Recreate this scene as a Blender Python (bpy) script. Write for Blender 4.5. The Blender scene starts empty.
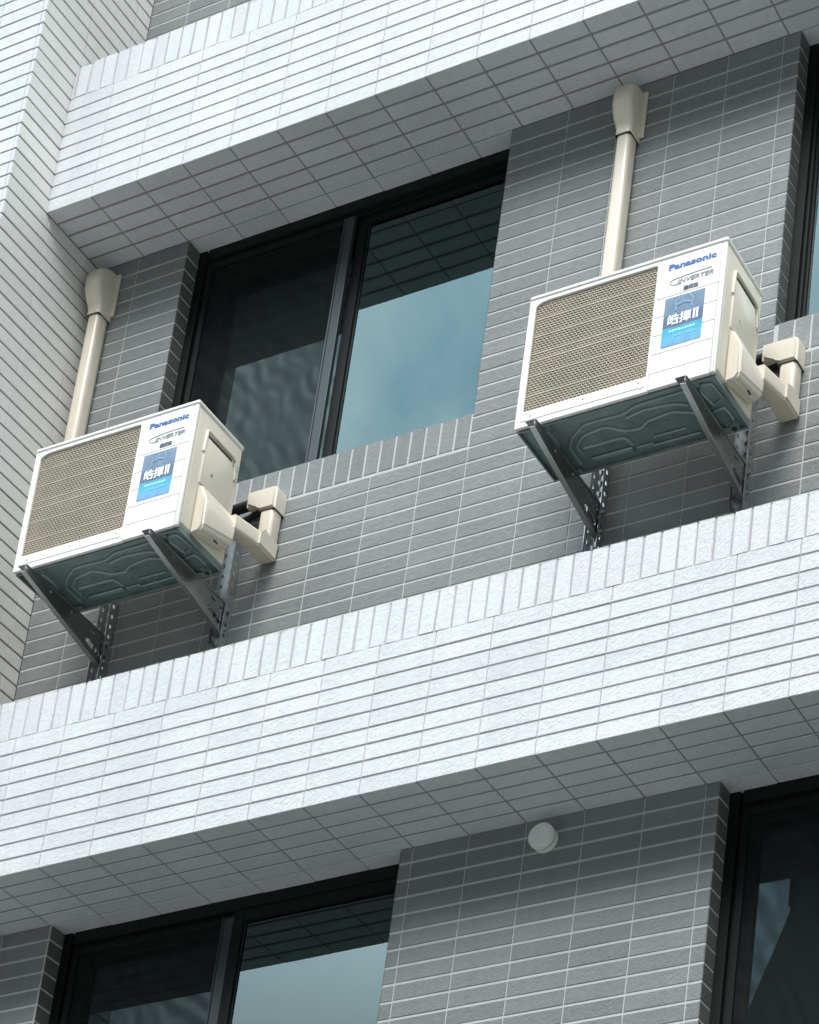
import bpy, bmesh, math, random
from mathutils import Matrix, Vector
random.seed(7)
R = math.radians
scene = bpy.context.scene
COL = scene.collection

# ------------------------------------------------------------------ materials
def new_mat(name):
    m = bpy.data.materials.new(name); m.use_nodes = True
    nt = m.node_tree; nt.nodes.clear()
    out = nt.nodes.new('ShaderNodeOutputMaterial')
    b = nt.nodes.new('ShaderNodeBsdfPrincipled')
    nt.links.new(b.outputs[0], out.inputs[0])
    return m, nt, b
def N(nt, t, **kw):
    n = nt.nodes.new(t)
    for k, v in kw.items():
        if k.startswith('in_'):
            key = k[3:]
            n.inputs[int(key) if key.isdigit() else key.replace('_', ' ')].default_value = v
        else: setattr(n, k, v)
    return n
def ramp(nt, fac, stops):
    r = nt.nodes.new('ShaderNodeValToRGB'); e = r.color_ramp.elements
    e[0].position, e[0].color = stops[0][0], (*stops[0][1], 1)
    e[1].position, e[1].color = stops[-1][0], (*stops[-1][1], 1)
    for p, c in stops[1:-1]:
        x = e.new(p); x.color = (*c, 1)
    nt.links.new(fac, r.inputs[0]); return r.outputs[0]
def mixc(nt, fac, a, b, mode='MIX'):
    m = nt.nodes.new('ShaderNodeMix'); m.data_type = 'RGBA'; m.blend_type = mode
    for s, v in ((0, fac), (6, a), (7, b)):
        if hasattr(v, 'links') or hasattr(v, 'is_linked'): nt.links.new(v, m.inputs[s])
        else: m.inputs[s].default_value = (*v, 1) if isinstance(v, tuple) else v
    return m.outputs[2]

def tile_mat(name, base, var, rough, bump, dirt, spec=.4):
    m, nt, b = new_mat(name)
    tc = N(nt, 'ShaderNodeTexCoord')
    geo = N(nt, 'ShaderNodeNewGeometry')
    dark = tuple(c * (1 - var) for c in base); light = tuple(min(.9, c * (1 + var)) for c in base)
    c0 = ramp(nt, geo.outputs['Random Per Island'], [(0, dark), (.5, base), (1, light)])
    big = N(nt, 'ShaderNodeTexNoise', in_Scale=1.3, in_Detail=5, in_Roughness=.6)
    nt.links.new(tc.outputs['Object'], big.inputs['Vector'])
    c1 = mixc(nt, 1.0, c0, ramp(nt, big.outputs[0], [(.3, (1 - dirt,) * 3), (.65, (1, 1, 1))]), 'MULTIPLY')
    fine = N(nt, 'ShaderNodeTexNoise', in_Scale=160, in_Detail=3)
    nt.links.new(tc.outputs['Object'], fine.inputs['Vector'])
    c2 = mixc(nt, 1.0, c1, ramp(nt, fine.outputs[0], [(.3, (.93,) * 3), (.7, (1.04,) * 3)]), 'MULTIPLY')
    # vertical rain streaks, faint
    mp = N(nt, 'ShaderNodeMapping'); mp.inputs['Scale'].default_value = (22, 22, .8)
    nt.links.new(tc.outputs['Object'], mp.inputs['Vector'])
    st = N(nt, 'ShaderNodeTexNoise', in_Scale=1.0, in_Detail=4)
    nt.links.new(mp.outputs[0], st.inputs['Vector'])
    c3 = mixc(nt, 1.0, c2, ramp(nt, st.outputs[0], [(.3, (1 - dirt * .6,) * 3), (.6, (1, 1, 1))]), 'MULTIPLY')
    nt.links.new(c3, b.inputs['Base Color'])
    b.inputs['Roughness'].default_value = rough
    b.inputs['Specular IOR Level'].default_value = spec
    # embossed stone texture: diagonal flecks
    m1 = N(nt, 'ShaderNodeMapping'); m1.inputs['Rotation'].default_value = (R(25), R(42), R(25))
    nt.links.new(tc.outputs['Object'], m1.inputs['Vector'])
    m2 = N(nt, 'ShaderNodeMapping'); m2.inputs['Scale'].default_value = (45, 90, 95)
    nt.links.new(m1.outputs[0], m2.inputs['Vector'])
    n2 = N(nt, 'ShaderNodeTexNoise', in_Scale=1.0, in_Detail=4, in_Roughness=.62, in_Distortion=.7)
    nt.links.new(m2.outputs[0], n2.inputs['Vector'])
    bp = N(nt, 'ShaderNodeBump', in_Strength=bump, in_Distance=.007)
    nt.links.new(n2.outputs[0], bp.inputs['Height'])
    nt.links.new(bp.outputs[0], b.inputs['Normal'])
    return m
def plain(name, base, rough=.5, metal=0, bumpscale=0, bump=0, var=.08, vscale=6, spec=.5):
    m, nt, b = new_mat(name)
    tc = N(nt, 'ShaderNodeTexCoord')
    n = N(nt, 'ShaderNodeTexNoise', in_Scale=vscale, in_Detail=5, in_Roughness=.6)
    nt.links.new(tc.outputs['Object'], n.inputs['Vector'])
    c = ramp(nt, n.outputs[0], [(.3, tuple(x * (1 - var) for x in base)), (.7, tuple(min(1, x * (1 + var)) for x in base))])
    nt.links.new(c, b.inputs['Base Color'])
    rr = N(nt, 'ShaderNodeMapRange', in_3=max(.02, rough - .07), in_4=min(1, rough + .07))
    nt.links.new(n.outputs[0], rr.inputs[0]); nt.links.new(rr.outputs[0], b.inputs['Roughness'])
    b.inputs['Metallic'].default_value = metal
    b.inputs['Specular IOR Level'].default_value = spec
    if bump:
        n2 = N(nt, 'ShaderNodeTexNoise', in_Scale=bumpscale, in_Detail=4)
        nt.links.new(tc.outputs['Object'], n2.inputs['Vector'])
        bp = N(nt, 'ShaderNodeBump', in_Strength=bump, in_Distance=.002)
        nt.links.new(n2.outputs[0], bp.inputs['Height']); nt.links.new(bp.outputs[0], b.inputs['Normal'])
    return m

M = {}
M['white_tile'] = tile_mat('white_tile', (.69, .704, .732), .035, .5, .65, .09)
M['grey_tile'] = tile_mat('grey_tile', (.228, .240, .241), .08, .45, .6, .12)
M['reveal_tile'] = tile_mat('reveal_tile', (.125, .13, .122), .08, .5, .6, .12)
M['pier_tile'] = tile_mat('pier_tile', (.78, .763, .735), .03, .5, .25, .06)
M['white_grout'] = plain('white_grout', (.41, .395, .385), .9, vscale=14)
M['grey_grout'] = plain('grey_grout', (.50, .51, .50), .9, vscale=14)
M['pier_grout'] = plain('pier_grout', (.20, .185, .175), .9, vscale=14)
M['frame'] = plain('dark_aluminium', (.006, .007, .0075), .6, 0, spec=.2)
M['frame_light'] = plain('pale_lit_aluminium', (.045, .055, .06), .45, .4)  # lighter frame tone; on the screen stile it paints in reflected light
M['gap_shade'] = plain('painted_gap_shade', (.012, .012, .013), .6)  # near-black colour standing in for shade inside the socket gaps
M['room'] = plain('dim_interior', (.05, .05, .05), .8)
M['ac_white'] = plain('white_painted_steel', (.80, .785, .735), .38, var=.02, vscale=3)
M['ac_beige'] = plain('ivory_painted_steel', (.75, .69, .575), .42, var=.03, vscale=4)
M['ivory_plastic'] = plain('ivory_plastic', (.69, .625, .52), .33, var=.03, vscale=5)
M['groove'] = plain('panel_groove', (.38, .385, .38), .7)
M['guard'] = plain('beige_guard', (.455, .405, .32), .5, var=.1, vscale=9)
M['fins'] = plain('beige_back', (.66, .54, .38), .6, var=.12, vscale=8)
M['fan'] = plain('grey_fan', (.10, .10, .09), .5)
M['coil'] = plain('condenser_coil', (.05, .05, .042), .6, var=.2, vscale=20)
M['seam'] = plain('plastic_seam', (.30, .27, .22), .6)
M['dark'] = plain('dark_cavity', (.03, .03, .028), .8)
M['pan'] = plain('galvanised_pan', (.22, .285, .272), .45, .35, var=.18, vscale=10)
M['pan_rib'] = plain('pan_rib_highlit', (.27, .35, .33), .3, .4, var=.12, vscale=10)  # same pan metal made lighter, highlights of the ribs put into colour
M['steel_light'] = plain('steel_lit_copy', (.50, .515, .515), .3, .9, 60, .06, var=.12, vscale=14)  # lighter copy of the bracket steel, bright reflections put into its colour
M['steel'] = plain('stainless_steel', (.36, .362, .357), .33, .95, 60, .08, var=.12, vscale=12)
M['insul'] = plain('black_foam', (.014, .014, .014), .85, 0, 90, .4)
M['screw'] = plain('zinc_screw', (.45, .45, .44), .35, .9)
M['cap'] = plain('white_cap_plastic', (.80, .83, .80), .4)
M['blue_print'] = plain('blue_print', (.035, .13, .40), .5)
M['grey_print'] = plain('grey_print', (.22, .25, .31), .5)
M['navy_print'] = plain('navy_print', (.10, .13, .26), .5)
M['white_print'] = plain('white_print', (.85, .87, .88), .45)
M['cyan_print'] = plain('cyan_print', (.35, .80, .82), .5)
M['sky_print'] = plain('sky_print', (.22, .45, .65), .5)
M['dim_print'] = plain('dim_print', (.15, .29, .44), .5)
M['ground'] = plain('asphalt_ground', (.138, .140, .133), .9, var=.2, vscale=.3)
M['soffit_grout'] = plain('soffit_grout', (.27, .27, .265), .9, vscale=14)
M['mortar'] = plain('unseen_dark_mortar', (.13, .135, .13), .9, var=.25, vscale=5)  # out-of-view ledge top, made dark to cut bounce light under the units
M['concrete'] = plain('concrete_render', (.24, .255, .255), .8, var=.15, vscale=.8)

def sticker_mat():
    m, nt, b = new_mat('sticker_film')
    tc = N(nt, 'ShaderNodeTexCoord'); sp = N(nt, 'ShaderNodeSeparateXYZ')
    nt.links.new(tc.outputs['Generated'], sp.inputs[0])
    c = ramp(nt, sp.outputs['Z'], [(0, (.10, .33, .62)), (.10, (.10, .36, .66)), (.22, (.02, .40, .60)), (.375, (.01, .30, .46)), (.385, (.055, .085, .20)), (.62, (.06, .10, .21)), (.64, (.10, .17, .28)), (1, (.13, .21, .32))])
    n = N(nt, 'ShaderNodeTexNoise', in_Scale=26, in_Detail=3)
    nt.links.new(tc.outputs['Object'], n.inputs['Vector'])
    c = mixc(nt, 1.0, c, ramp(nt, n.outputs[0], [(.3, (.8, .8, .85)), (.7, (1.15, 1.15, 1.1))]), 'MULTIPLY')
    nt.links.new(c, b.inputs['Base Color']); b.inputs['Roughness'].default_value = .3
    return m
M['sticker'] = sticker_mat()

def glass_mat(name, tint, refl):
    m = bpy.data.materials.new(name); m.use_nodes = True
    nt = m.node_tree; nt.nodes.clear()
    out = N(nt, 'ShaderNodeOutputMaterial')
    fr = N(nt, 'ShaderNodeFresnel', in_IOR=refl)
    g = N(nt, 'ShaderNodeBsdfGlossy'); g.inputs['Color'].default_value = (*tint, 1); g.inputs['Roughness'].default_value = 0
    t = N(nt, 'ShaderNodeBsdfTransparent'); t.inputs['Color'].default_value = (.22, .30, .29, 1)
    tc = N(nt, 'ShaderNodeTexCoord')
    n = N(nt, 'ShaderNodeTexNoise', in_Scale=2.2, in_Detail=1)
    nt.links.new(tc.outputs['Object'], n.inputs['Vector'])
    bp = N(nt, 'ShaderNodeBump', in_Strength=.02, in_Distance=.02)
    nt.links.new(n.outputs[0], bp.inputs['Height']); nt.links.new(bp.outputs[0], g.inputs['Normal'])
    mx = N(nt, 'ShaderNodeMixShader')
    nt.links.new(fr.outputs[0], mx.inputs[0]); nt.links.new(t.outputs[0], mx.inputs[1]); nt.links.new(g.outputs[0], mx.inputs[2])
    nt.links.new(mx.outputs[0], out.inputs[0])
    return m
M['glass'] = glass_mat('window_glass', (.72, .97, 1.0), 2.0)

def screen_mat():
    # woven insect mesh: half open, with a slow painted-in wave imitating optical moiré
    m = bpy.data.materials.new('insect_mesh'); m.use_nodes = True
    nt = m.node_tree; nt.nodes.clear()
    out = N(nt, 'ShaderNodeOutputMaterial')
    d = N(nt, 'ShaderNodeBsdfDiffuse'); d.inputs['Color'].default_value = (.022, .026, .026, 1)
    t = N(nt, 'ShaderNodeBsdfTransparent')
    tc = N(nt, 'ShaderNodeTexCoord')
    mp = N(nt, 'ShaderNodeMapping'); mp.inputs['Rotation'].default_value = (0, R(35), 0)
    nt.links.new(tc.outputs['Object'], mp.inputs['Vector'])
    w = N(nt, 'ShaderNodeTexWave', in_Scale=3.4, in_Distortion=13, in_Detail=2.0); w.inputs['Detail Scale'].default_value = .9
    nt.links.new(mp.outputs[0], w.inputs['Vector'])
    mr = N(nt, 'ShaderNodeMapRange', in_3=.32, in_4=.50)
    nt.links.new(w.outputs['Fac'], mr.inputs[0])
    mx = N(nt, 'ShaderNodeMixShader')
    nt.links.new(mr.outputs[0], mx.inputs[0]); nt.links.new(d.outputs[0], mx.inputs[1]); nt.links.new(t.outputs[0], mx.inputs[2])
    nt.links.new(mx.outputs[0], out.inputs[0])
    return m
M['screen'] = screen_mat()

# ------------------------------------------------------------------ helpers
def thing(name, label, cat, loc=(0, 0, 0), group=None, rot=(0, 0, 0)):
    o = bpy.data.objects.new(name, None); COL.objects.link(o)
    o.location = loc; o.rotation_euler = rot; o.empty_display_size = .1
    o['label'] = label; o['category'] = cat
    if group: o['group'] = group
    return o
def obj(name, bm, mats, parent=None, smooth=None):
    me = bpy.data.meshes.new(name)
    if isinstance(bm, bmesh.types.BMesh):
        bm.normal_update(); bm.to_mesh(me); bm.free()
    else: me = bm; me.name = name
    for m in (mats if isinstance(mats, (list, tuple)) else [mats]): me.materials.append(m)
    o = bpy.data.objects.new(name, me); COL.objects.link(o)
    if parent: o.parent = parent
    if smooth:
        for p in me.polygons: p.use_smooth = True
        try: me.set_sharp_from_angle(angle=R(smooth))
        except Exception: pass
    return o
def box(bm, a, b, bev=0, seg=2, mat=0, xf=None):
    c = [(a[i] + b[i]) / 2 for i in range(3)]; s = [abs(b[i] - a[i]) for i in range(3)]
    t = bmesh.new()
    bmesh.ops.create_cube(t, size=1, matrix=Matrix.Translation(c) @ Matrix.Diagonal((*s, 1)))
    if bev: bmesh.ops.bevel(t, geom=list(t.edges), offset=bev, segments=seg, affect='EDGES', profile=.5)
    merge(bm, t, mat, xf)
def merge(bm, t, mat=0, xf=None):
    if xf is not None: bmesh.ops.transform(t, matrix=xf, verts=t.verts)
    vm = {}
    for v in t.verts: vm[v] = bm.verts.new(v.co)
    for f in t.faces:
        try:
            nf = bm.faces.new([vm[v] for v in f.verts]); nf.material_index = mat; nf.smooth = f.smooth
        except ValueError: pass
    t.free()
def cyl(bm, p0, p1, r0, r1=None, seg=24, mat=0, bev=0):
    p0, p1 = Vector(p0), Vector(p1); r1 = r0 if r1 is None else r1
    d = p1 - p0; t = bmesh.new()
    bmesh.ops.create_cone(t, cap_ends=True, segments=seg, radius1=r0, radius2=r1, depth=d.length)
    if bev:
        es = [e for e in t.edges if any(len(f.verts) > 4 for f in e.link_faces)]
        bmesh.ops.bevel(t, geom=es, offset=bev, segments=2, affect='EDGES')
    q = Vector((0, 0, 1)).rotation_difference(d.normalized())
    merge(bm, t, mat, Matrix.Translation((p0 + p1) / 2) @ q.to_matrix().to_4x4())
def prism(bm, poly, axis, a, b, bev=0, mat=0, seg=2):
    """poly: 2-D points in the two other axes (in order), extruded along axis from a to b"""
    t = bmesh.new()
    def P(u, v, w):
        return {'x': (w, u, v), 'y': (u, w, v), 'z': (u, v, w)}[axis]
    va = [t.verts.new(P(u, v, a)) for u, v in poly]; vb = [t.verts.new(P(u, v, b)) for u, v in poly]
    n = len(poly)
    t.faces.new(va); t.faces.new(vb[::-1])
    for i in range(n): t.faces.new((va[i], vb[i], vb[(i + 1) % n], va[(i + 1) % n]))
    bmesh.ops.recalc_face_normals(t, faces=t.faces)
    if bev: bmesh.ops.bevel(t, geom=list(t.edges), offset=bev, segments=seg, affect='EDGES', profile=.5)
    merge(bm, t, mat)
def sweep(bm, prof, path, up=(0, 0, 1), mat=0, cap=True):
    """sweep a closed 2-D profile along a polyline; frame from tangent and up"""
    pts = [Vector(p) for p in path]; rings = []
    for i, p in enumerate(pts):
        if i == 0: d = pts[1] - pts[0]
        elif i == len(pts) - 1: d = pts[-1] - pts[-2]
        else: d = (pts[i + 1] - p).normalized() + (p - pts[i - 1]).normalized()
        d.normalize(); u = Vector(up); s = d.cross(u)
        if s.length < 1e-4: s = d.cross(Vector((1, 0, 0)))
        s.normalize(); w = s.cross(d).normalized()
        rings.append([bm.verts.new(p + s * a + w * b) for a, b in prof])
    n = len(prof)
    for r0, r1 in zip(rings, rings[1:]):
        for i in range(n):
            f = bm.faces.new((r0[i], r0[(i + 1) % n], r1[(i + 1) % n], r1[i])); f.material_index = mat
    if cap:
        bm.faces.new(rings[0][::-1]).material_index = mat; bm.faces.new(rings[-1]).material_index = mat
def circ(r, n=8, sx=1, sy=1): return [(math.cos(2 * math.pi * i / n) * r * sx, math.sin(2 * math.pi * i / n) * r * sy) for i in range(n)]
def rrect(w, h, r, n=4):
    pts = []
    for cx, cy, a0 in ((w / 2 - r, h / 2 - r, 0), (-w / 2 + r, h / 2 - r, 90), (-w / 2 + r, -h / 2 + r, 180), (w / 2 - r, -h / 2 + r, 270)):
        for i in range(n + 1):
            a = R(a0 + 90 * i / n); pts.append((cx + r * math.cos(a), cy + r * math.sin(a)))
    return pts
def plate(outer, holes, thick, xf, bev=0):
    """flat plate with holes -> mesh data; local x,y in plane, thick along z"""
    cu = bpy.data.curves.new('plate', 'CURVE'); cu.dimensions = '2D'; cu.fill_mode = 'BOTH'
    cu.extrude = thick / 2; cu.bevel_depth = bev; cu.bevel_resolution = 1
    for loop in [outer] + holes:
        s = cu.splines.new('POLY'); s.points.add(len(loop) - 1)
        for p, (x, y) in zip(s.points, loop): p.co = (x, y, 0, 1)
        s.use_cyclic_u = True
    o = bpy.data.objects.new('plate', cu); COL.objects.link(o)
    dg = bpy.context.evaluated_depsgraph_get(); dg.update()
    me = bpy.data.meshes.new_from_object(o.evaluated_get(dg))
    bpy.data.objects.remove(o); bpy.data.curves.remove(cu)
    t = bmesh.new(); t.from_mesh(me); bpy.data.meshes.remove(me)
    bmesh.ops.transform(t, matrix=xf, verts=t.verts)
    return t
def slot(cx, cy, l, w, ang=0, n=5):
    pts = []; r = w / 2; h = l / 2 - r
    for s, a0 in ((1, -90), (-1, 90)):
        for i in range(n + 1):
            a = R(a0 + 180 * i / n); x = s * h + r * math.cos(a); y = r * math.sin(a)
            ca, sa = math.cos(R(ang)), math.sin(R(ang)); pts.append((cx + x * ca - y * sa, cy + x * sa + y * ca))
    return pts
XZ = Matrix(((1, 0, 0, 0), (0, 0, 1, 0), (0, 1, 0, 0), (0, 0, 0, 1)))          # plate x->x, y->z, thickness->y
YZ = Matrix(((0, 0, 1, 0), (1, 0, 0, 0), (0, 1, 0, 0), (0, 0, 0, 1)))          # plate x->y, y->z, thickness->x
def text_bm(body, x0, x1, z0, z1, y, depth=.0006, bold=0, shear=0):
    """text lying in the xz plane, facing -y, stretched to a rectangle"""
    cu = bpy.data.curves.new('lettering', 'FONT'); cu.body = body; cu.extrude = .001; cu.offset = bold; cu.shear = shear; cu.resolution_u = 3
    o = bpy.data.objects.new('lettering', cu); COL.objects.link(o)
    dg = bpy.context.evaluated_depsgraph_get(); dg.update()
    me = bpy.data.meshes.new_from_object(o.evaluated_get(dg))
    bpy.data.objects.remove(o); bpy.data.curves.remove(cu)
    t = bmesh.new(); t.from_mesh(me); bpy.data.meshes.remove(me)
    xs = [v.co.x for v in t.verts]; ys = [v.co.y for v in t.verts]
    a, b, c, d = min(xs), max(xs), min(ys), max(ys)
    for v in t.verts:
        v.co = (x0 + (v.co.x - a) / (b - a) * (x1 - x0), y - (depth if v.co.z > 0 else -depth), z0 + (v.co.y - c) / (d - c) * (z1 - z0))
    bmesh.ops.recalc_face_normals(t, faces=t.faces)
    return t

# ------------------------------------------------------------------ tiling
def tiles(bm, O, U, V, Nn, u0, u1, v0, v1, pu, pv, ou=0, ov=0, ju=.004, jv=.008, mat=0, t=.0034, jit=.0006, holes=(), merge_u=0):
    """running grid of tiles (joints ju, jv) on the plane O + uU + vV whose faces lie at n = 0; backs at n = -t"""
    O, U, V, Nn = Vector(O), Vector(U), Vector(V), Vector(Nn)
    flip = U.cross(V).dot(Nn) < 0
    i0 = math.floor((u0 - ou) / pu); j0 = math.floor((v0 - ov) / pv)
    i = i0
    while ou + i * pu < u1 - 1e-6:
        a = max(ou + i * pu, u0); b = min(ou + (i + 1) * pu, u1); i += 1
        for (hu0, hu1, hv0, hv1) in (holes if merge_u else ()):      # no slivers beside an opening
            if 0 < hu0 - b < merge_u: b = hu0
            if 0 < a - hu1 < merge_u and a - pu < hu1: a = hu1
            if a < hu1 < b and b - hu1 < merge_u: b = hu1
            if a < hu0 < b and hu0 - a < merge_u: a = hu0
        if b - a < .012: continue
        j = j0
        while ov + j * pv < v1 - 1e-6:
            c = max(ov + j * pv, v0); d = min(ov + (j + 1) * pv, v1); j += 1
            if 0 < v1 - d < .015: d = v1
            if 0 < c - v0 < .015: c = v0
            if d - c < .016 and d - c < pv * .5: continue
            cells = [(a, b, c, d)]
            for (hu0, hu1, hv0, hv1) in holes:
                nxt = []
                for (p, q, r, s) in cells:
                    if q <= hu0 or p >= hu1 or s <= hv0 or r >= hv1: nxt.append((p, q, r, s)); continue
                    if p < hu0: nxt.append((p, hu0, r, s))
                    if q > hu1: nxt.append((hu1, q, r, s))
                    if r < hv0: nxt.append((max(p, hu0), min(q, hu1), r, hv0))
                    if s > hv1: nxt.append((max(p, hu0), min(q, hu1), hv1, s))
                cells = nxt
            for (p, q, r, s) in cells:
                if q - p < .012 or s - r < .012: continue
                p2 = p + (ju / 2 if p > u0 + 1e-6 else .0005); q2 = q - (ju / 2 if q < u1 - 1e-6 else .0005)
                r2 = r + (jv / 2 if r > v0 + 1e-6 else .0005); s2 = s - (jv / 2 if s < v1 - 1e-6 else .0005)
                k = .0014; vs = []
                for (uu, vv, n) in ((p2, r2, -t), (q2, r2, -t), (q2, s2, -t), (p2, s2, -t), (p2 + k, r2 + k, 0), (q2 - k, r2 + k, 0), (q2 - k, s2 - k, 0), (p2 + k, s2 - k, 0)):
                    n2 = n + (random.uniform(-jit, jit) if n == 0 else 0)
                    vs.append(bm.verts.new(O + U * uu + V * vv + Nn * n2))
                for idx in ((4, 5, 6, 7), (0, 1, 5, 4), (1, 2, 6, 5), (2, 3, 7, 6), (3, 0, 4, 7)):
                    f = bm.faces.new([vs[x] for x in (idx[::-1] if flip else idx)]); f.material_index = mat

P = .235; RW = .0682; RG = .0701; D = .336; FLOOR = 3.298
BAND = 9 * RW; SOL = .177; TOP = BAND + SOL
XR = 6.4; YR = .072
X, Y, Z = (1, 0, 0), (0, 1, 0), (0, 0, 1)
nX, nY, nZ = (-1, 0, 0), (0, -1, 0), (0, 0, -1)

building = thing('apartment_building', 'tiled apartment block with white ledges, grey walls and dark sliding windows', 'building')

# ---- white ledges (front band with a soldier course on top, tiled soffit)
def ledge(z0, ou, x0=0.0):
    bm = bmesh.new()
    box(bm, (x0, -D + .0034, z0 + .010), (XR, .0, z0 + TOP - .004), mat=1)
    box(bm, (x0, .0005, z0 + .010), (XR, .30, z0 + .22), mat=1)
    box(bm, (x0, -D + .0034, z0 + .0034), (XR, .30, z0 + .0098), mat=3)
    tiles(bm, (0, -D, z0), X, Z, nY, x0, XR, 0, BAND, P, RW, ou, 0, .0024, .0070)
    tiles(bm, (0, -D, z0), X, Z, nY, x0, XR, BAND, BAND + SOL, RW, SOL, ou + .02, BAND, .0075, .008, jit=.0022)
    tiles(bm, (0, 0, z0), X, Y, nZ, x0, XR, -D, 0, P, D / 5, ou, -D, .006, .0098, t=.0034)
    tiles(bm, (0, 0, z0), X, Y, nZ, x0, XR, .004, YR + .012, P, .078, ou, .004, .004, .006, jit=.0015)
    tiles(bm, (0, 0, z0 + TOP), X, Y, Z, x0, XR, -D, -D + .06, RW, D, ou + .02, -D, .007, .008, jit=.0015)
    box(bm, (x0, -D + .0615, z0 + TOP - .0035), (XR, -.003, z0 + TOP - .001), mat=2)
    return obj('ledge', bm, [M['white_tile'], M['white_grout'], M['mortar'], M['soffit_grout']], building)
ledge(0, 0)
ledge(-FLOOR, .658 - 3 * P)

# ---- grey walls
WIN = {'mid_left': (.478, 2.067), 'mid_right': (3.344, 5.0), 'low_left': (.432, 2.015), 'low_right': (3.299, 5.0)}
bm = bmesh.new()
def grey_storey(ztop, zbot, ox, oz, openings, sill, mg=0):
    xs = [0.0]
    for a, b in openings: xs += [a, b]
    xs.append(XR)
    for k in range(0, len(xs), 2):
        a, b = xs[k], xs[k + 1]
        al = a + (.002 if k else 0); bl = b - (.002 if k + 2 < len(xs) else 0)
        box(bm, (al, .002, max(sill, zbot) if sill > zbot else zbot), (bl, .25, ztop), mat=1)
    if sill > zbot:
        box(bm, (0, .002, zbot), (XR, .25, sill - .002), mat=1)
    holes = [(a, b, (sill - .152 if sill > zbot else zbot - 1) - ztop, .01) for a, b in openings]
    tiles(bm, (0, 0, ztop), X, Z, nY, 0, XR, zbot - ztop, 0, P, RG, ox, oz, .004, .0094, t=.002, holes=holes, merge_u=mg)
    for a, b in openings:
        if sill > zbot:
            tiles(bm, (0, 0, ztop), X, Z, nY, a + .0005, b - .0005, sill - .152 - ztop, sill - ztop, .0685, .152, a + .012, sill - .152 - ztop, .008, .008, t=.002)
            tiles(bm, (0, 0, sill), X, Y, Z, a, b, 0, YR, .0685, YR, a + .012, 0, .008, .008, t=.002)
        lo = max(sill, zbot)
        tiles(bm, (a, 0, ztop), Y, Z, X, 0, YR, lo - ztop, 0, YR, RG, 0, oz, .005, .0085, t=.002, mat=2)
        tiles(bm, (b, 0, ztop), Y, Z, nX, 0, YR, lo - ztop, 0, YR, RG, 0, 0, .005, .0104, t=.002)
grey_storey(0, -FLOOR + TOP - .01, -.021, -.009, [WIN['mid_left'], WIN['mid_right']], -1.39, .06)
grey_storey(-FLOOR, -FLOOR - 2.4, .658 - 3 * P, .009, [WIN['low_left'], WIN['low_right']], -FLOOR - 3)
box(bm, (0, .002, TOP - .01), (XR, .25, TOP + 2.4), mat=1)
tiles(bm, (0, 0, TOP), X, Z, nY, 0, XR, 0, 2.4, P, RG, -.021, .02, .004, .0094, t=.002)
obj('wall', bm, [M['grey_tile'], M['grey_grout'], M['reveal_tile']], building)

# ---- white side pier (left): face towards +x and front face at y = -.55
bm = bmesh.new()
YP = -.552; zp0, zp1 = -5.6, 3.2
box(bm, (-3.0, YP + .0034, zp0), (-.0034, .25, zp1), mat=1)
tiles(bm, (0, 0, 0), Y, Z, X, YP, 0.0, zp0, zp1, P, RW, -.315, 0, .0018, .0085)
tiles(bm, (0, YP, 0), X, Z, nY, -2.4, 0, zp0, zp1, P, RW, -P * 20 - .02, 0, .0024, .0070, mat=2)
obj('pier', bm, [M['pier_tile'], M['pier_grout'], M['white_tile']], building)

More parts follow.
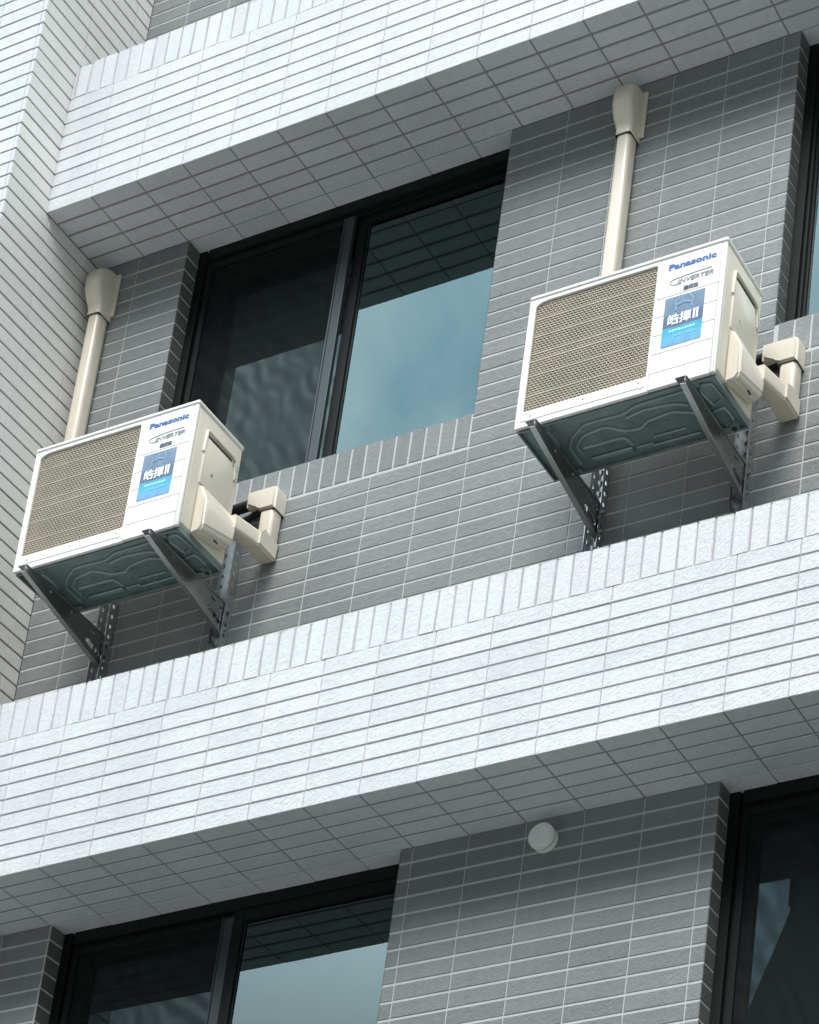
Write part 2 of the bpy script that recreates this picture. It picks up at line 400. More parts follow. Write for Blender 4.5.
# ---- windows
def make_window(x0, x1, ztop, zbot, mid, glass_y, screen_left=True, deep_sash=True):
    """sliding window: outer frame > sash, pane, insect screen"""
    f = bmesh.new(); ya, yb = YR, .20; w = .048
    zt = ztop + .003
    box(f, (x0 - .003, ya, zbot - .02), (x0 + w - .012, yb, zt), .002)
    box(f, (x0 + w - .012, ya + .018, zbot - .02), (x0 + w, yb, zt), .002)
    box(f, (x1 - .014, ya + .004, zbot - .02), (x1 + .01, yb, zt), .002)
    box(f, (x0 + w, ya, ztop - .05), (x1 - .0145, yb, zt), .002)
    box(f, (x0 + w, ya + .02, ztop - .068), (x1 - .0145, ya + .03, ztop - .0505), .001)
    box(f, (x0 + w, ya + .055, ztop - .068), (x1 - .0145, ya + .062, ztop - .0505), .001)
    box(f, (x0 + w, ya + .002, zbot - .02), (x1 - .0145, yb, zbot + .014), .002)
    fr = obj('window', f, M['frame'], building)
    # right-hand glazed sash
    s = bmesh.new(); gy = glass_y
    box(s, (mid + .015, gy - .018, zbot + .015), (mid + .06, gy + .018, ztop - .053), .002)
    box(s, (mid + .0605, gy - .018, ztop - .098), (x1 - .013, gy + .018, ztop - .053), .002)
    box(s, (mid + .0605, gy - .018, zbot + .015), (x1 - .013, gy + .018, zbot + .03), .002)
    sa = obj('sash', s, M['frame'], fr)
    b = bmesh.new()
    box(b, (mid + .061, gy - .003, zbot + .031), (x1 - .0135, gy + .003, ztop - .099))
    obj('pane', b, M['glass'], fr)
    b = bmesh.new()                                              # pale spacer edge of the glazing
    box(b, (mid + .0605, gy - .006, zbot + .031), (mid + .0655, gy - .0035, ztop - .099))
    obj('glazing_bead', b, M['frame_light'], fr)
    # left-hand sash sits deeper in the frame, behind the insect screen
    g2 = gy + .045
    if deep_sash: s = bmesh.new()
    if not deep_sash: return room(x0, x1, ztop, zbot, fr)
    box(s, (x0 + w + .0005, g2 - .016, zbot + .015), (x0 + w + .045, g2 + .016, ztop - .053), .002)
    box(s, (mid - .02, g2 - .016, zbot + .015), (mid + .04, g2 + .016, ztop - .053), .002)
    box(s, (x0 + w + .0455, g2 - .016, ztop - .098), (mid - .0205, g2 + .016, ztop - .053), .002)
    box(s, (x0 + w + .0455, g2 - .016, zbot + .015), (mid - .0205, g2 + .016, zbot + .05), .002)
    obj('sash', s, M['frame'], fr)
    b = bmesh.new(); box(b, (x0 + w + .046, g2 - .003, zbot + .0505), (mid - .021, g2 + .003, ztop - .0985))
    obj('pane', b, M['glass'], fr)
    if screen_left:
        s = bmesh.new(); ys = ya + .008
        a, bx = x0 + w + .001, mid + .012; wt = .026
        box(s, (a, ys, zbot + .016), (a + wt, ys + .018, ztop - .071), .002)
        box(s, (a + wt + .0005, ys, ztop - .071 - wt), (bx - .052, ys + .018, ztop - .071), .002)
        box(s, (a + wt + .0005, ys, zbot + .016), (bx - .052, ys + .018, zbot + .016 + wt), .002)
        obj('screen_frame', s, M['frame'], fr)
        s = bmesh.new()
        box(s, (bx - .0515, ys - .003, zbot + .016), (bx - .044, ys + .018, ztop - .071), .0015)
        box(s, (bx - .0435, ys, zbot + .016), (bx, ys + .018, ztop - .071), .002)
        obj('screen_stile', s, M['frame_light'], fr)  # reflected light on the stile painted by the lighter tone
        s = bmesh.new()
        v = [s.verts.new(p) for p in ((a + wt, ys + .009, zbot + .03), (bx - .05, ys + .009, zbot + .03), (bx - .05, ys + .009, ztop - .09), (a + wt, ys + .009, ztop - .09))]
        s.faces.new(v)
        obj('insect_screen', s, M['screen'], fr)
    return room(x0, x1, ztop, zbot, fr)
def room(x0, x1, ztop, zbot, fr):
    # dim room behind the panes
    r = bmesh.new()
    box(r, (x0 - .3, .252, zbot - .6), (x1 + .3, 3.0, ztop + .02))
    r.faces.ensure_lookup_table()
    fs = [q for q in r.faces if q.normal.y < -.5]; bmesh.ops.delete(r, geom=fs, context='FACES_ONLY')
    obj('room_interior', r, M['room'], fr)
    return fr
make_window(*WIN['mid_left'], 0, -1.392, 1.262, .124)
make_window(*WIN['mid_right'], 0, -1.392, 3.3415, .124, False, False)
make_window(*WIN['low_left'], -FLOOR, -FLOOR - 1.9, 1.225, .094)
make_window(*WIN['low_right'], -FLOOR, -FLOOR - 1.9, 4.15, .094)

# ------------------------------------------------------------------ outdoor air conditioner
AW, AD, AH = .787, .27, .579
def make_ac(label, loc):
    t = thing('outdoor_air_conditioner', label, 'air conditioner', loc, 'outdoor air conditioners on the wall')
    # casing: side walls, back, bottom edge strip
    b = bmesh.new()
    box(b, (.527, .012, .024), (AW - .001, AD, AH - .019), .009, 3)
    box(b, (.001, .05, .024), (.5265, AD, AH - .019), .004, 2)
    box(b, (.001, .012, .024), (.006, .0495, AH - .019))
    obj('casing', b, M['ac_beige'], t, 40)
    b = bmesh.new()
    box(b, (-.002, -.003, AH - .0185), (AW + .002, AD + .002, AH), .006, 3)
    obj('top_lid', b, M['ac_white'], t, 40)
    # white front with a grille opening
    gx0, gx1, gz0, gz1 = .024, .518, .064, .547
    hole = []
    for cx, cz, a0, r in ((gx1 - .012, gz1 - .012, 0, .012), (gx0 + .055, gz1 - .026, 90, .026), (gx0 + .01, gz0 + .01, 180, .01), (gx1 - .01, gz0 + .01, 270, .01)):
        for i in range(7):
            a = R(a0 + 15 * i)
            kx = .055 if r == .026 else r
            hole.append((cx + kx * math.cos(a), cz + r * math.sin(a)))
    f = plate([(.0015, .002), (.5255, .002), (.5255, AH - .0195), (.0015, AH - .0195)], [hole], .008, Matrix.Translation((0, .006, 0)) @ XZ, .002)
    fp = obj('front_panel', f, M['ac_white'], t, 40)
    b = bmesh.new()                                             # lower lip of the front with its fold line
    box(b, (.02, -.001, .0235), (.515, .0005, .0255)); obj('fold_line', b, M['groove'], fp)
    for sx, sz in ((.06, .043), (.27, .05), (.49, .048), (.50, .022)):
        b = bmesh.new(); cyl(b, (sx, -.002, sz), (sx, .003, sz), .004, seg=10); obj('screw', b, M['screw'], fp)
    # right-hand service front: boards divided by shallow grooves
    b = bmesh.new()
    cuts = [.002, .070, .150, .230, .310, .389, AH - .0195]
    for z0, z1 in zip(cuts, cuts[1:]):
        box(b, (.5285, -.0005, z0 + .0007), (AW - .022, .012, z1 - .0007), .0012, 1)
    box(b, (AW - .0215, -.001, .002), (AW - .0005, .013, AH - .0195), .005, 3)
    sp = obj('service_front', b, M['ac_white'], t, 30)
    b = bmesh.new(); box(b, (.5285, .0025, .003), (AW - .022, .0105, AH - .021)); obj('groove_backing', b, M['groove'], sp)
    yy = -.0014
    obj('brand_lettering', text_bm('Panasonic', .563, .748, .5035, .5285, yy, bold=.034), M['blue_print'], sp)
    g = text_bm('INVERTER', .603, .742, .434, .452, yy, bold=.004, shear=.25)
    pts = []
    for i in range(15):                                          # swoosh round the first letter
        a = R(75 + 215 * i / 14); pts.append((.607 + .034 * math.cos(a), yy, .446 + .014 * math.sin(a)))
    pts = [(.735, yy, .4645), (.68, yy, .4645), (.635, yy, .4625)] + pts
    sweep(g, circ(.0009, 6), pts, up=(0, 1, 0))
    obj('series_lettering', g, M['grey_print'], sp)
    obj('caption_lettering', text_bm('變頻型', .630, .687, .397, .416, yy, bold=.02), M['navy_print'], sp)
    # sticker
    b = bmesh.new(); box(b, (.563, -.0016, .168), (.717, -.0007, .379)); st = obj('sticker', b, M['sticker'], sp)
    obj('sticker_lettering', text_bm('皓擇', .581, .672, .257, .303, -.0022, bold=.02), M['white_print'], st)
    obj('sticker_numeral', text_bm('II', .679, .699, .26, .303, -.0022, bold=.03), M['white_print'], st)
    b = bmesh.new()
    random.seed(3)
    x = .590
    while x < .69:
        w = random.uniform(.006, .012); box(b, (x, -.0024, .226), (x + w, -.0017, .236)); x += w + .003
    obj('sticker_line', b, M['cyan_print'], st)
    b = bmesh.new(); x = .615
    while x < .70:
        w = random.uniform(.006, .011); box(b, (x, -.0024, .203), (x + w, -.0017, .211)); x += w + .004
    obj('sticker_line', b, M['sky_print'], st)
    b = bmesh.new()
    sweep(b, circ(.004, 6, 1, .2), [(.608 + .0, -.0021, .315), (.608, -.0021, .352), (.622, -.0021, .372)], up=(0, 1, 0))
    sweep(b, circ(.004, 6, 1, .2), [(.668, -.0021, .318), (.672, -.0021, .352), (.656, -.0021, .374)], up=(0, 1, 0))
    sweep(b, circ(.005, 6, 1, .2), [(.608, -.0021, .338), (.64, -.0021, .345), (.672, -.0021, .336)], up=(0, 1, 0))
    obj('sticker_emblem', b, M['dim_print'], st)
    # fan guard
    b = bmesh.new(); z = gz0 + .008; k = 0; cz = (gz0 + gz1) / 2
    thick = [cz + s for s in (-.165, -.0875, -.0125, .0125, .0875, .165)]
    pitch = .0108
    while z < gz1 - .006:
        big = min(abs(z - q) for q in thick) < pitch * .5
        h = .0026 if big else .0016
        box(b, (gx0, .0058 if big else .0065, z - h), (gx1, .0125, z + h))
        xo = (.00775 if k % 2 else 0)
        x = gx0 + .012 + xo
        while x < gx1 - .005:
            box(b, (x - .0017, .0075, z + h), (x + .0017, .012, z + pitch - h)); x += .0155
        z += pitch; k += 1
    fg = obj('fan_guard', b, M['guard'], t)
    # orifice plate behind the guard with the fan opening
    cx, rr = (gx0 + gx1) / 2, .232
    f = plate([(.0065, .03), (.5255, .03), (.5255, AH - .022), (.0065, AH - .022)], [[(cx + rr * math.cos(2 * math.pi * i / 48), cz + rr * math.sin(2 * math.pi * i / 48)) for i in range(48)]], .003, Matrix.Translation((0, .0143, 0)) @ XZ)
    obj('orifice_plate', f, M['fins'], t)
    b = bmesh.new(); box(b, (.0065, .0475, .026), (.5255, .0495, AH - .021)); obj('coil', b, M['coil'], t)
    b = bmesh.new(); cyl(b, (cx, .030, cz), (cx, .047, cz), .05, .055, 20)
    for q in range(3):
        for i in range(8):
            a0, a1 = q * 120 + i * 10, q * 120 + (i + 1) * 10
            y0, y1 = .028 + i * .002, .028 + (i + 1) * .002
            vs = [b.verts.new((cx + r_ * math.cos(R(a)), y, cz + r_ * math.sin(R(a)))) for r_, a, y in ((.05, a0, y0), (.222, a0, y0), (.222, a1, y1), (.05, a1, y1))]
            b.faces.new(vs)
    obj('fan', b, M['fan'], t)
    # right side: service cover, grip recess, valve cover
    b = bmesh.new()
    prism(b, [(.065, .249), (.238, .249), (.238, .42), (.205, .462), (.065, .476)], 'x', AW - .004, AW + .006, .003)
    sc = obj('side_cover', b, M['ac_beige'], t, 40)
    b = bmesh.new(); cyl(b, (AW + .005, .12, .32), (AW + .008, .12, .32), .006, seg=12); obj('screw', b, M['screw'], sc)
    b = bmesh.new()
    box(b, (AW - .004, .07, .457), (AW + .0075, .212, .471), .004)
    obj('grip_recess', b, M['dark'], sc)
    b = bmesh.new()
    sweep(b, circ(.006, 8), [(AW + .002, .063, .39), (AW + .003, .066, .484), (AW + .003, .075, .489), (AW + .003, .215, .489), (AW + .003, .236, .482), (AW + .002, .243, .40)], up=(1, 0, 0))
    obj('grip_rim', b, M['ac_beige'], sc, 60)
    b = bmesh.new()
    for i in range(5):
        for j in range(2):
            if (i + j) % 4 == 3: continue
            box(b, (AW - .002, .226 + j * .019, .47 - i * .017 - j * .006), (AW - .0004, .24 + j * .019, .478 - i * .017 - j * .006))
    obj('embossed_slot', b, M['groove'], sc)
    b = bmesh.new()
    prof = [(AW - .004, .243), (AW + .014, .241), (AW + .052, .168), (AW + .056, .04), (AW + .040, .016), (AW - .004, .010)]
    tb = bmesh.new(); prism(tb, [(x_, z_) for x_, z_ in prof], 'y', .066, .250)
    for v in tb.verts:                                           # lower rear corner cut away
        if v.co.y > .2 and v.co.z < .1: v.co.z += .055; v.co.y -= .008
    bmesh.ops.recalc_face_normals(tb, faces=tb.faces)
    bmesh.ops.bevel(tb, geom=list(tb.edges), offset=.009, segments=3, affect='EDGES')
    merge(b, tb)
    vc = obj('valve_cover', b, M['ivory_plastic'], t, 35)
    b = bmesh.new(); box(b, (AW + .0465, .145, .0285), (AW + .0515, .165, .0345), 0); obj('latch_slot', b, M['dark'], vc)
    # base pan with pressed ribs (seen from below)
    b = bmesh.new()
    box(b, (.004, .014, .006), (AW - .004, AD + .002, .023), .004, 2)
    for (x0, y0, x1, y1) in ((.004, .014, AW - .004, .021), (.004, AD - .006, AW - .004, AD + .0015), (.004, .0215, .011, AD - .0065), (AW - .011, .0215, AW - .004, AD - .0065)):
        box(b, (x0, y0, -.007), (x1, y1, .0055), .0022, 2)
    bp = obj('base_pan', b, M['pan'], t, 40)
    oval = circ(.0075, 10, 1, 1.15)
    def rib(pts, prof=oval, closed=False):
        p3 = [(x, y, .0045) for x, y in pts]
        # round the corners once
        q = [p3[0]]
        for i in range(1, len(p3) - 1):
            A_, B_, C_ = Vector(p3[i - 1]), Vector(p3[i]), Vector(p3[i + 1])
            q += [tuple(B_.lerp(A_, .22)), tuple(B_.lerp(A_, .07) * .6 + B_.lerp(C_, .07) * .4), tuple(B_.lerp(C_, .22))]
        q.append(p3[-1]); b = bmesh.new(); sweep(b, prof, q); obj('pressed_rib', b, M['pan_rib'], bp, 50)
    rib([(.136, .23), (.136, .148), (.178, .103), (.249, .064), (.398, .07), (.457, .048), (.65, .046)])
    rib([(.165, .20), (.164, .149), (.214, .112), (.306, .10), (.361, .142), (.425, .150), (.46, .128), (.565, .116), (.645, .153), (.65, .2)])
    rib([(.185, .166), (.345, .167), (.356, .21)])
    rib([(.40, .088), (.476, .075), (.585, .085), (.627, .108)])
    b = bmesh.new(); box(b, (.182, .214, -.004), (.35, .238, .0055), .005, 2); obj('pressed_rib', b, M['pan_rib'], bp, 50)
    b = bmesh.new(); box(b, (.445, .196, -.002), (.575, .207, .0055), .004, 2); obj('pressed_rib', b, M['pan_rib'], bp, 50)
    b = bmesh.new(); box(b, (.425, .231, -.003), (.612, .244, .0055), .004, 2); obj('pressed_rib', b, M['pan_rib'], bp, 50)
    b = bmesh.new(); box(b, (.36, .222, -.001), (.43, .246, .0055), .004, 2); obj('pressed_rib', b, M['pan_rib'], bp, 50)
    rib([(.714, .041), (.75, .045), (.757, .12), (.712, .142), (.696, .07), (.714, .041)])
    rib([(.697, .165), (.742, .159), (.745, .225), (.71, .24)])
    rib([(.05, .05), (.10, .046), (.108, .12), (.06, .2)])
    for hx, hy in ((.30, .19), (.41, .185), (.40, .118), (.52, .15), (.50, .225), (.57, .238), (.445, .24), (.70, .15)):
        b = bmesh.new(); cyl(b, (hx, hy, .0005), (hx, hy, .006), .006, .008, 12); obj('boss', b, M['pan_rib'], bp, 50)
    b = bmesh.new(); cyl(b, (.742, .238, -.022), (.742, .238, .006), .017, seg=20); cyl(b, (.742, .238, -.023), (.742, .238, -.0222), .011, seg=16, mat=1)
    obj('drain_elbow', b, [M['pan'], M['dark']], bp, 40)
    for fx in (.085, .672):
        for fy in (.012, AD - .03):
            b = bmesh.new(); box(b, (fx, fy, -.0085), (fx + .045, fy + .024, -.0072)); obj('mounting_foot', b, M['pan'], t)
    return t
random.seed(7)

# ------------------------------------------------------------------ steel bracket (one arm and its wall post)
ARM_L = .482
def make_bracket(label, loc):
    """origin: wall plane, level of the arm top"""
    t = thing('wall_bracket', label, 'bracket', loc, 'steel brackets under the air conditioners')
    y0, y1 = -.006, -ARM_L
    outer = [(y1, 0), (y0, 0), (y0, -.125), (y0 - .02, -.142), (y1, -.032)]
    holes = [slot(-.085, -.088, .085, .024, -17), slot(-.05, -.035, .022, .011, 0), slot(-.036, -.062, .012, .012, 0), slot(-.1, -.03, .03, .011, 0), slot(-.22, -.024, .012, .012, 0), slot(-.34, -.02, .012, .012, 0)]
    for off in (0,):
        b = plate(outer, holes, .0022, Matrix.Translation((.018, 0, 0)) @ YZ)
    box(b, (-.022, y1, -.0005), (.0165, y0, .0022))                           # top flange
    # narrow lip along the sloping lower edge
    dz = (-.032 - -.142) / (y1 - (y0 - .02))
    tb = bmesh.new(); ya, yb = y1, y0 - .02
    za, zb = -.032, -.142
    vs = [tb.verts.new(p) for p in ((.0165, ya, za), (.0165, yb, zb), (.0005, yb, zb), (.0005, ya, za), (.0165, ya, za + .0022), (.0165, yb, zb + .0022), (.0005, yb, zb + .0022), (.0005, ya, za + .0022))]
    for q in ((0, 1, 2, 3), (7, 6, 5, 4), (0, 4, 5, 1), (1, 5, 6, 2), (2, 6, 7, 3), (3, 7, 4, 0)): tb.faces.new([vs[i] for i in q])
    bmesh.ops.recalc_face_normals(tb, faces=tb.faces); merge(b, tb)
    arm = obj('arm', b, M['steel'], t)
    b = bmesh.new()
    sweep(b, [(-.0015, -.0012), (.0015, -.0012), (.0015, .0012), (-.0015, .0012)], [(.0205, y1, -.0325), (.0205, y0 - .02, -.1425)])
    obj('edge_highlight', b, M['steel_light'], arm)  # thin lighter strip painting the highlight along the arm edge
    b = bmesh.new(); box(b, (.0195, y1, -.0022), (.0235, y0 - .002, .0012)); obj('edge_highlight', b, M['steel_light'], arm)
    # post: back leg on the wall and a leg standing out beside the arm
    H0, H1 = .34, -.56
    hs = []; z = H0 - .03
    while z > H1 + .02: hs.append(slot(-.004, z, .026, .010, 90)); z -= .048
    b = plate([(-.030, H1), (.0275, H1), (.0275, H0), (-.030, H0)], hs, .0024, Matrix.Translation((0, -.0022, 0)) @ XZ)
    hs = []; z = H0 - .05
    while z > H1 + .02: hs.append(slot(-.022, z, .020, .010, 90)); z -= .048
    tb = plate([(-.040, H1), (-.0035, H1), (-.0035, H0), (-.040, H0)], hs, .0024, Matrix.Translation((.0262, 0, 0)) @ YZ)
    merge(b, tb)
    tb = plate([(-.040, H1), (-.0035, H1), (-.0035, H0), (-.040, H0)], hs, .0024, Matrix.Translation((-.0287, 0, 0)) @ YZ)
    merge(b, tb)
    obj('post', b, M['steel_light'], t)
    for z in (-.03, -.115):
        b = bmesh.new(); cyl(b, (.0276, -.022, z), (.034, -.022, z), .008, seg=6); cyl(b, (.0335, -.022, z), (.039, -.022, z), .0045, seg=10); obj('bolt', b, M['screw'], t)
    for z in (.06, -.3, -.44):
        b = bmesh.new(); cyl(b, (.012, -.0036, z), (.012, -.010, z), .008, seg=6); obj('bolt', b, M['screw'], t)
    return t

# ------------------------------------------------------------------ trunking with wall cap
def make_trunking(label, loc, length):
    """origin: wall plane, middle of the duct, soffit level"""
    t = thing('pipe_trunking', label, 'pipe cover', loc, 'vertical pipe covers on the wall')
    b = bmesh.new()
    box(b, (-.031, -.066, -length), (.031, -.001, -.255), .017, 4)
    dc = obj('duct', b, M['ivory_plastic'], t, 35)
    b = bmesh.new(); box(b, (.0306, -.0185, -length + .01), (.0314, -.0168, -.30)); obj('lid_seam', b, M['seam'], dc)
    # wall cap: socket at the bottom, bulging hood that curves back to the wall
    b = bmesh.new(); rings = []
    #      z,    half-width, depth, corner
    prof = [(-.290, .036, .073, .018), (-.258, .036, .073, .018), (-.243, .038, .080, .02), (-.215, .042, .098, .024), (-.17, .044, .112, .026), (-.12, .044, .112, .028), (-.088, .043, .102, .030), (-.062, .040, .080, .030), (-.047, .035, .048, .020), (-.041, .028, .016, .006)]
    for z, hw, d, r in prof:
        ring = [(-hw, -.001)]
        for i in range(6):
            a = R(180 + 90 * i / 5); ring.append((-hw + r + r * math.cos(a), -d + r + r * math.sin(a)))
        for i in range(6):
            a = R(270 + 90 * i / 5); ring.append((hw - r + r * math.cos(a), -d + r + r * math.sin(a)))
        ring.append((hw, -.001))
        rings.append([b.verts.new((x, y, z)) for x, y in ring])
    for r0, r1 in zip(rings, rings[1:]):
        for i in range(len(r0) - 1): b.faces.new((r0[i], r0[i + 1], r1[i + 1], r1[i]))
    b.faces.new(rings[-1])
    b.faces.new(rings[0][::-1])
    bmesh.ops.recalc_face_normals(b, faces=b.faces)
    cap = obj('wall_cap', b, M['ivory_plastic'], t, 50)
    b = bmesh.new(); box(b, (-.046, -.014, -.268), (.056, -.0012, -.045), .005, 3)
    obj('flange', b, M['ivory_plastic'], cap, 40)
    b = bmesh.new(); box(b, (-.0335, -.069, -.2935), (.0335, -.003, -.2903)); obj('socket_shade', b, M['gap_shade'], cap)  # dark slab painted as the shade under the socket
    return t

def make_bend(label, loc):
    """cover that leaves the wall beside the unit, drops, and turns out to the valve cover; origin: wall, middle of the drop, z of the unit's foot"""
    t = thing('pipe_cover_bend', label, 'pipe cover', loc, 'elbowed pipe covers beside the air conditioners')
    b = bmesh.new()
    box(b, (-.033, -.060, .225), (.033, -.001, .375), .014, 4)
    obj('drop_duct', b, M['ivory_plastic'], t, 35)
    b = bmesh.new()                                              # top corner: opens to the left and down
    tb = bmesh.new()
    poly = [(-.105, .474), (.02, .474), (.034, .466), (.0385, .45), (.0385, .366), (-.0385, .366), (-.0385, .388), (-.046, .400), (-.060, .405), (-.105, .405)]
    prism(tb, poly, 'y', -.067, -.001)
    es = [e for e in tb.edges if all(abs(v.co.y + .067) < 1e-4 for v in e.verts)]
    bmesh.ops.bevel(tb, geom=es, offset=.010, segments=3, affect='EDGES')
    merge(b, tb)
    obj('corner_elbow', b, M['ivory_plastic'], t, 40)
    b = bmesh.new(); box(b, (-.0355, -.0625, .3625), (.0355, -.002, .3655)); obj('elbow_gap_shade', b, M['gap_shade'], t)  # dark slab painted as the shade where duct meets elbow
    # lower elbow: from the wall out into the room side
    b = bmesh.new(); tb = bmesh.new()
    poly = [(-.001, .152), (-.001, .238), (-.064, .238), (-.068, .226), (-.118, .226), (-.118, .152)]
    prism(tb, poly, 'x', -.038, .038)
    es = [e for e in tb.edges if max(v.co.y for v in e.verts) < -.0005 or abs(e.verts[0].co.z - e.verts[1].co.z) < 1e-4]
    bmesh.ops.bevel(tb, geom=es, offset=.009, segments=3, affect='EDGES')
    merge(b, tb)
    e = obj('lower_elbow', b, M['ivory_plastic'], t, 40)
    b = bmesh.new(); tb = bmesh.new()
    prism(tb, rrect(.066, .068, .012), 'y', -.215, -.100)
    for v in tb.verts:
        k = (-.100 - v.co.y) / .115
        v.co.x += -.030 * k; v.co.z += .188
    merge(b, tb)
    obj('run_duct', b, M['ivory_plastic'], t, 40)
    b = bmesh.new()
    sweep(b, circ(.021, 14), [(-.08, -.034, .437), (-.13, -.034, .436), (-.2, -.036, .43), (-.4, -.036, .42), (-.52, -.034, .43), (-.6, -.03, .5)])
    obj('insulated_pipe', b, M['insul'], t, 60)
    b = bmesh.new()
    sweep(b, circ(.012, 10), [(-.06, -.02, .405), (-.1, -.022, .39), (-.18, -.03, .36), (-.4, -.03, .34)])
    obj('drain_hose', b, M['insul'], t, 60)
    for z in (.245, .262):
        b = bmesh.new(); cyl(b, (.012, -.0605, z), (.012, -.0585, z), .005, seg=10); obj('screw', b, M['screw'], t)
    return t

# ------------------------------------------------------------------ placing copies
def copy_tree(o, parent=None):
    c = o.copy(); COL.objects.link(c); c.parent = parent
    for ch in list(o.children): copy_tree(ch, c)
    return c
def dup(o, loc, label):
    c = copy_tree(o); c.location = loc; c['label'] = label; return c

AC1, AC2 = (.356, -.45, -1.999), (2.603, -.45, -2.007)
ac = make_ac('white outdoor air conditioner on brackets nearest the left side pier, left of the tall window', AC1)
dup(ac, AC2, 'white outdoor air conditioner on brackets on the wide grey wall right of the window')
br = make_bracket('left steel bracket under the air conditioner beside the side pier', (AC1[0] + .079, 0, AC1[2] - .012))
dup(br, (AC1[0] + .669, 0, AC1[2] - .012), 'right steel bracket under the air conditioner beside the side pier')
dup(br, (AC2[0] + .087, 0, AC2[2] - .012), 'left steel bracket under the air conditioner on the wide grey wall')
dup(br, (AC2[0] + .675, 0, AC2[2] - .012), 'right steel bracket under the air conditioner on the wide grey wall')
tr = make_trunking('vertical ivory pipe cover with wall cap in the corner of the side pier', (.082, 0, -.026), 1.5)
dup(tr, (2.640, 0, -.012), 'vertical ivory pipe cover with wall cap on the wide grey wall between two windows')
bd = make_bend('elbowed ivory pipe cover right of the air conditioner beside the side pier', (1.196, 0, AC1[2]))
dup(bd, (AC2[0] + .840, 0, AC2[2]), 'elbowed ivory pipe cover right of the air conditioner on the wide grey wall')

# vent cap under the lower soffit
vt = thing('vent_cap', 'round white vent cap high on the lower grey wall under the soffit', 'vent', (2.630, 0, -3.392))
b = bmesh.new(); cyl(b, (.0, -.001, 0), (.0, -.018, 0), .049, seg=40, bev=.002); obj('collar', b, M['cap'], vt, 40)
b = bmesh.new(); cyl(b, (0, -.024, 0), (0, -.045, 0), .051, .049, 44, bev=.004)
obj('cover_disc', b, M['cap'], vt, 40)
b = bmesh.new(); cyl(b, (0, -.0185, 0), (0, -.0235, 0), .040, seg=30); obj('air_gap', b, M['dark'], vt)

# ------------------------------------------------------------------ ground
b = bmesh.new()
g = 600
vs = [b.verts.new(p) for p in ((-g, -g, -9.95), (g, -g, -9.95), (g, g, -9.95), (-g, g, -9.95))]; b.faces.new(vs)
gr = obj('ground', b, M['ground']); gr['kind'] = 'structure'

# ------------------------------------------------------------------ tower across the street (seen mirrored in the lower right window)
tw = thing('office_tower', 'dark raked tower across the street, mirrored in the lower right window', 'building', (-2, -32, -9.95))
b = bmesh.new(); prism(b, [(-20.5, 0), (14, 0), (14, 33.5), (-10.35, 33.5)], 'y', -14, 0)
obj('wall', b, M['concrete'], tw)
b = bmesh.new()
for fl in range(9):
    zz = 2 + fl * 3.5
    box(b, (-19.2 + .305 * zz + .35, -.003, zz), (13, .04, zz + 1.7))
obj('ribbon_window', b, M['frame'], tw)
for fl in range(9):
    zz = 1.2 + fl * 3.5; q = -20.5 + .303 * zz
    b = bmesh.new(); box(b, (q - .5 - .25 * (fl % 2), -5, zz), (q + 1.2, -.5, zz + 1.1), .02, 1); obj('balcony', b, M['concrete'], tw)

# ------------------------------------------------------------------ sky, sun
CLOUD_SEED = 3.1
SUN_EL, SUN_AZ = R(56), R(169)       # azimuth from north (+y), clockwise: sun in front of the facade
w = bpy.data.worlds.new('World'); scene.world = w; w.use_nodes = True
nt = w.node_tree; nt.nodes.clear()
out = N(nt, 'ShaderNodeOutputWorld'); bg = N(nt, 'ShaderNodeBackground'); bg.inputs['Strength'].default_value = .085
sky = N(nt, 'ShaderNodeTexSky'); sky.sky_type = 'NISHITA'; sky.sun_disc = False
sky.sun_elevation = SUN_EL; sky.sun_rotation = SUN_AZ; sky.air_density = 1.2; sky.dust_density = 1.0; sky.ozone_density = 1.5
tc = N(nt, 'ShaderNodeTexCoord')
cn = N(nt, 'ShaderNodeTexNoise', noise_dimensions='4D', in_W=CLOUD_SEED, in_Scale=6.5, in_Detail=7, in_Roughness=.55, in_Distortion=.6)
nt.links.new(tc.outputs['Generated'], cn.inputs['Vector'])
fac = ramp(nt, cn.outputs[0], [(.36, (.05,) * 3), (.56, (.95,) * 3)])
gap = mixc(nt, .7, sky.outputs[0], (11.0, 17.5, 21.5))
col = mixc(nt, fac, gap, (21.5, 23, 23.6))
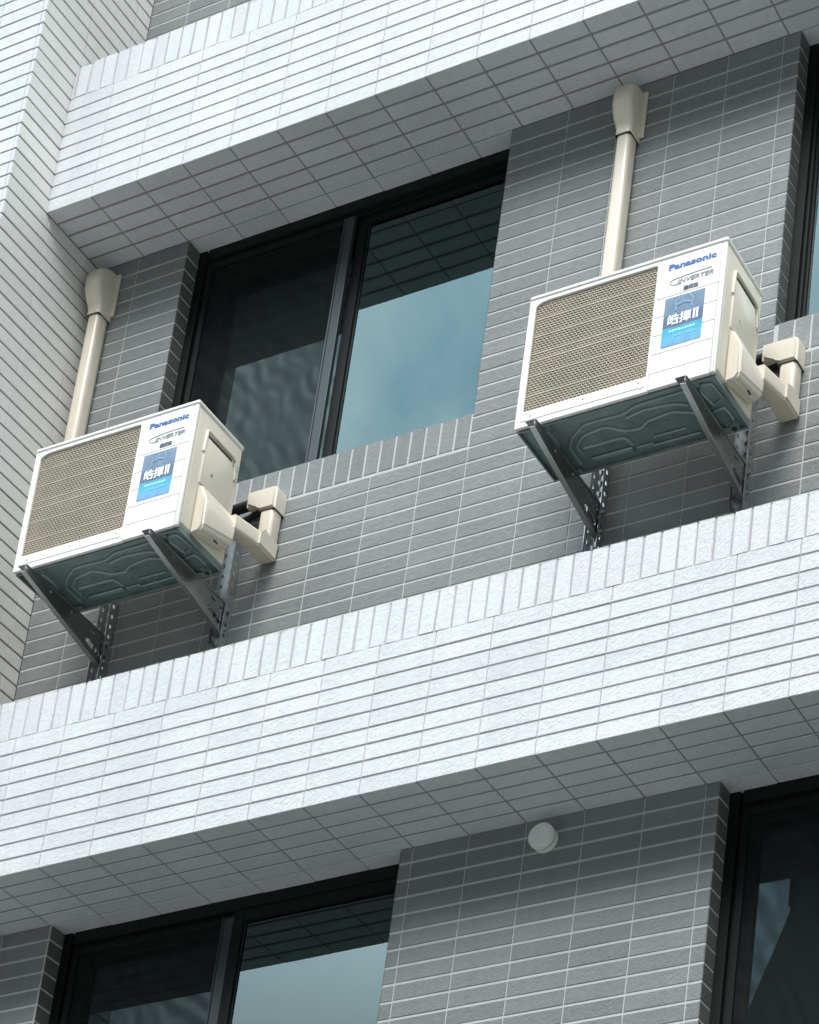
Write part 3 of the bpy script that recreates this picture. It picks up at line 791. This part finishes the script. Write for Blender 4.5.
sx = N(nt, 'ShaderNodeSeparateXYZ'); nt.links.new(tc.outputs['Generated'], sx.inputs[0])
grad = ramp(nt, sx.outputs['Z'], [(0, (.03,) * 3), (.25, (.05,) * 3), (.42, (.45,) * 3), (.50, (1.75,) * 3), (.76, (1.8,) * 3), (1, (.6,) * 3)])
col = mixc(nt, 1.0, col, grad, 'MULTIPLY')
nt.links.new(col, bg.inputs['Color']); nt.links.new(bg.outputs[0], out.inputs[0])
sd = bpy.data.lights.new('sun', 'SUN'); sd.energy = 3.75; sd.angle = R(30); sd.color = (1, .975, .935)
so = bpy.data.objects.new('sun', sd); COL.objects.link(so)
dirv = Vector((math.sin(SUN_AZ) * math.cos(SUN_EL), math.cos(SUN_AZ) * math.cos(SUN_EL), math.sin(SUN_EL)))
so.rotation_euler = dirv.to_track_quat('Z', 'Y').to_euler(); so.location = dirv * 60

# ------------------------------------------------------------------ camera (telephoto crop, looking up)
cam = bpy.data.cameras.new('camera'); co = bpy.data.objects.new('camera', cam); COL.objects.link(co)
Rm = ((0.912903746984268, 0.4036707093668289, 0.060470713087945244), (-0.07757008740370225, 0.31702413575413435, -0.9452399583648198), (-0.4007363600701407, 0.8582223812909014, 0.32072529362229796))
C = (7.023864498306553, -6.3577332329535015, -8.303912913410826)
m = Matrix([[Rm[0][i], -Rm[1][i], -Rm[2][i], C[i]] for i in range(3)] + [[0, 0, 0, 1]])
co.matrix_world = m
cam.sensor_fit = 'VERTICAL'; cam.sensor_height = 36; cam.sensor_width = 36 * 819 / 1024
f_px, px, py = 2548.365276588127, 879.2527148644276, 1504.2145380870807
cam.lens = f_px / 1024 * 36
cam.shift_x = (409.5 - px) / 1024; cam.shift_y = (py - 512) / 1024
cam.clip_start = .1; cam.clip_end = 2000
scene.camera = co
scene.view_settings.view_transform = 'Standard'; scene.view_settings.look = 'None'; scene.view_settings.exposure = 0; scene.view_settings.gamma = 1
scene.cycles.use_denoising = True
scene.cycles.max_bounces = 8; scene.cycles.transparent_max_bounces = 16
